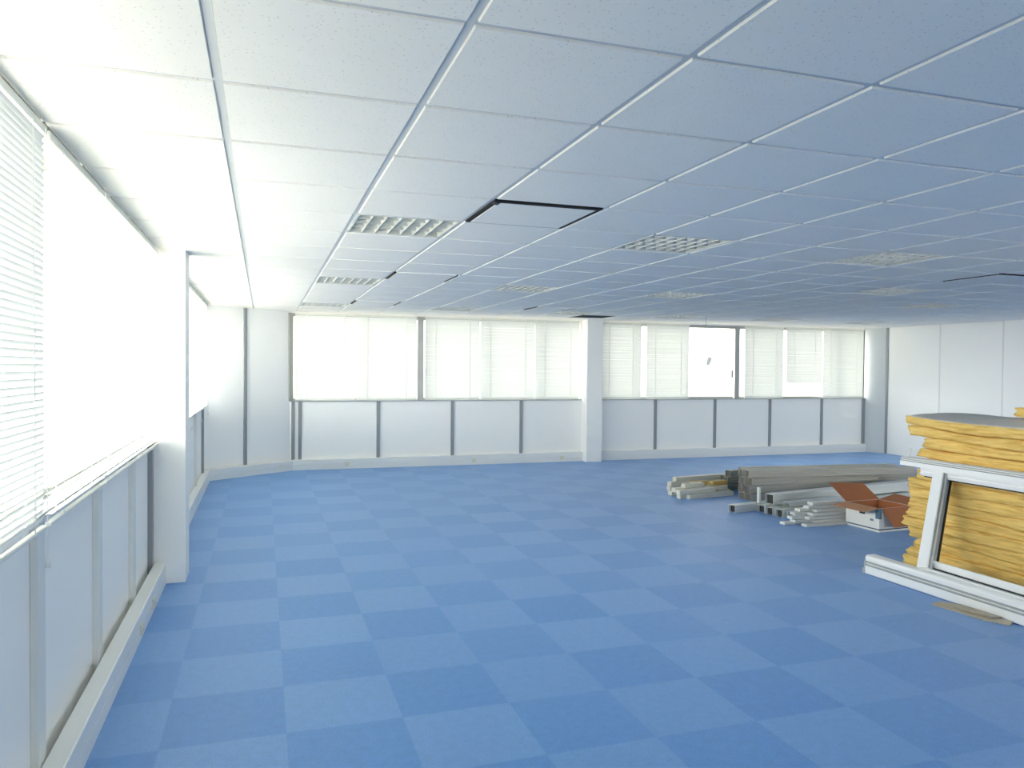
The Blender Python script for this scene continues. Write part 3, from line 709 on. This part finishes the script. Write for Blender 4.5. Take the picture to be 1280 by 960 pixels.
# (layer, start along the pile, distance behind the front row, length, wood)
spec = [(0, -.44, .46, .70, 0), (0, -.52, .54, .80, 0), (0, -.40, .62, .74, 0), (0, -.36, .70, .70, 0), (0, -.46, .78, .80, 0), (0, -.30, .86, .66, 0), (0, -.24, 1.08, 2.0, 0), (0, -.16, 1.17, 2.0, 0),
        (1, -.56, .50, .55, 0), (1, -.34, .58, .60, 0), (1, -.50, .66, .84, 0), (1, -.28, .75, .60, 0), (1, -.22, 1.09, 2.0, 0),
        (2, -.40, .60, .30, 0), (2, -.20, .69, .24, 1), (2, .06, .62, .24, 1), (2, -.14, 1.09, 1.9, 0)]
bl = ['cream batten on the carpet, foremost of the pale pile left of the grey tracks', 'cream batten on the carpet, second from the front of the pale pile', 'cream batten on the carpet, third from the front of the pale pile',
      'cream batten in the middle of the floor row of the pale pile', 'cream batten in the floor row, fifth from the front of the pale pile', 'cream batten in the floor row, ending nearest the dull green track ends',
      'long cream batten on the carpet behind the grey tracks', 'long cream batten on the carpet, rearmost behind the grey tracks',
      'cream batten in the second layer, sticking out furthest left', 'cream batten in the second layer, second from the front', 'cream batten in the second layer, third from the front', 'cream batten in the second layer, fourth from the front', 'long cream batten in the second layer behind the grey tracks',
      'short cream batten on top of the pale pile, at its left', 'short bare yellow wood batten on top of the pale pile, the left one', 'short bare yellow wood batten on top of the pale pile, beside the grey ends', 'long cream batten topmost behind the grey tracks']
for q, (l, u, v, ln, wood) in enumerate(spec):
    track('batten', 'track_wood' if wood else 'track_cream', L2W(u, v, lv[l]), PA + (q % 3 - 1) * .08, ln, .075, .052, bl[q], 'batten', 'battens left of the grey bundle', solid=True)
# white channels in front
WH = [(-.57, -.42, .002, 3.0, 'white channel poking out furthest left in front of the grey bundle'),
      (-.30, -.70, .002, 2.4, 'white channel on the carpet under the large one'),
      (-.28, -.56, .002, 2.4, 'white channel on the carpet behind the front ones'),
      (-.30, -.84, .002, 2.2, 'white channel with a dark open end, third from the left'),
      (-.26, -.97, .002, 2.0, 'white channel with a dark open end, nearest the thin strips')]
for u, v, z, ln, lab in WH: track('wall_track', 'track_white', L2W(u, v, z), PA + 1, ln, .10, .082, lab, 'track', 'white channels in front of the grey bundle')
track('wall_track', 'track_white', L2W(-.22, -.62, .100), PA + 1, 2.6, .12, .11, 'large white channel lying on top in front of the grey bundle', 'track', 'white channels in front of the grey bundle')
track('wall_track', 'track_white', L2W(-.14, -.79, .100), PA - 1, .9, .09, .045, 'short flat white channel beside the large one', 'track', 'white channels in front of the grey bundle', ribs=False)
st = thing('upright_bracket', 'small pale bracket standing by the end of the large white channel', 'bracket', L2W(-.20, -.45, .09))
b = bmesh.new(); box(b, -.012, .012, -.02, .02, 0, .17, bev=.002); link('plate', b, 'track_white', st)
b = bmesh.new(); box(b, -.010, .03, -.02, .02, -.004, .004); link('foot', b, 'track_white', st)
# thin strips
ws = ['lowest layer, foremost', 'lowest layer, second from front', 'lowest layer, third from front', 'lowest layer, rear', 'second layer, foremost', 'second layer, middle', 'second layer, rear',
      'third layer, foremost', 'third layer, middle', 'third layer, rear', 'fourth layer, foremost', 'fourth layer, rear', 'fifth layer, foremost', 'fifth layer, rear', 'sixth layer', 'topmost']
SP = [(-.44, -1.30, 0, .50), (-.34, -1.21, 0, .62), (-.56, -1.13, 0, .95), (-.20, -1.04, 0, .9), (-.30, -1.28, 1, .40), (-.48, -1.19, 1, .72), (-.40, -1.10, 1, .95),
      (-.36, -1.26, 2, .44), (-.50, -1.17, 2, .74), (-.30, -1.08, 2, .9), (-.28, -1.23, 3, .44), (-.42, -1.13, 3, .85), (-.20, -1.21, 4, .5), (-.34, -1.12, 4, .8), (-.26, -1.16, 5, .7), (-.18, -1.14, 6, .36)]
for q, (u, v, l, ln) in enumerate(SP):
    track('trim_strip', 'track_white', L2W(u, v, .002 + l * .029), PA - 9 + ((q * 37) % 5 - 2) * .3, ln, .08, .026,
          'thin white strip left of the open box, %s' % ws[q], 'strip', 'thin white strips beside the open box', solid=True)

# ------------------------------------------------------------------ open cardboard box
bx = thing('cardboard_box', 'open white archive box with brown flaps in front of the tracks', 'box', (5.685, 5.865, 0), math.radians(3))
W_, D_, H_ = .44, .42, .235; t = .005
walls = bmesh.new()
for q in ((0, W_, 0, t), (0, W_, D_ - t, D_), (0, t, t, D_ - t), (W_ - t, W_, t, D_ - t)): box(walls, q[0], q[1], q[2], q[3], 0.002, H_)
for f in walls.faces: f.material_index = 0
link('body', walls, ['box_white', 'card'], bx)
link('lining', boxes((t, W_ - t, t, t + .002, .01, H_ - .002), (t, W_ - t, D_ - t - .002, D_ - t, .01, H_ - .002), (t, t + .002, t, D_ - t, .01, H_ - .002), (W_ - t - .002, W_ - t, t, D_ - t, .01, H_ - .002), (t, W_ - t, t, D_ - t, .002, .008)), 'card', bx)
def flap(name, pts, m):
    b = bmesh.new(); n = Vector(pts[1]) - Vector(pts[0]); n = n.cross(Vector(pts[2]) - Vector(pts[1])).normalized() * .004
    a = [b.verts.new(Vector(p)) for p in pts]; c = [b.verts.new(Vector(p) + n) for p in pts]
    b.faces.new(a); b.faces.new(c[::-1])
    for i in range(len(pts)): b.faces.new((a[i], c[i], c[(i + 1) % len(pts)], a[(i + 1) % len(pts)]))
    bmesh.ops.recalc_face_normals(b, faces=b.faces)
    link(name, b, m, bx)
flap('rear_flap', [(0.0, D_, H_), (W_, D_, H_), (W_ - .03, D_ + .18, H_ + .14), (-.06, D_ + .18, H_ + .17)], 'card')
flap('left_flap', [(0, D_, H_), (0, 0.0, H_), (-.17, .03, H_ - .025), (-.19, D_ - .01, H_ - .02)], 'card_pale')
flap('front_flap', [(.03, -.001, H_), (W_, -.001, H_), (W_ - .02, -.10, H_ - .17), (.09, -.10, H_ - .17)], 'card')
flap('right_flap', [(W_, 0, H_), (W_, D_, H_), (W_ + .20, D_ - .02, H_ + .05), (W_ + .20, .02, H_ + .04)], 'card')
link('stripe', boxes((-.001, W_ + .001, -.0015, 0, .022, .032), (-.0015, 0, 0, D_, .022, .032)), 'box_dark', bx)
link('hand_hole', boxes((-.0015, 0, D_ * .42, D_ * .58, .15, .175)), 'black', bx)
link('corner_print', boxes((-.0016, 0, 0, .045, .13, H_), (0, .03, -.0017, 0, .13, H_)), 'box_blue', bx)
link('emblem', boxes((-.0016, 0, .07, .11, .10, .12)), 'box_blue', bx)
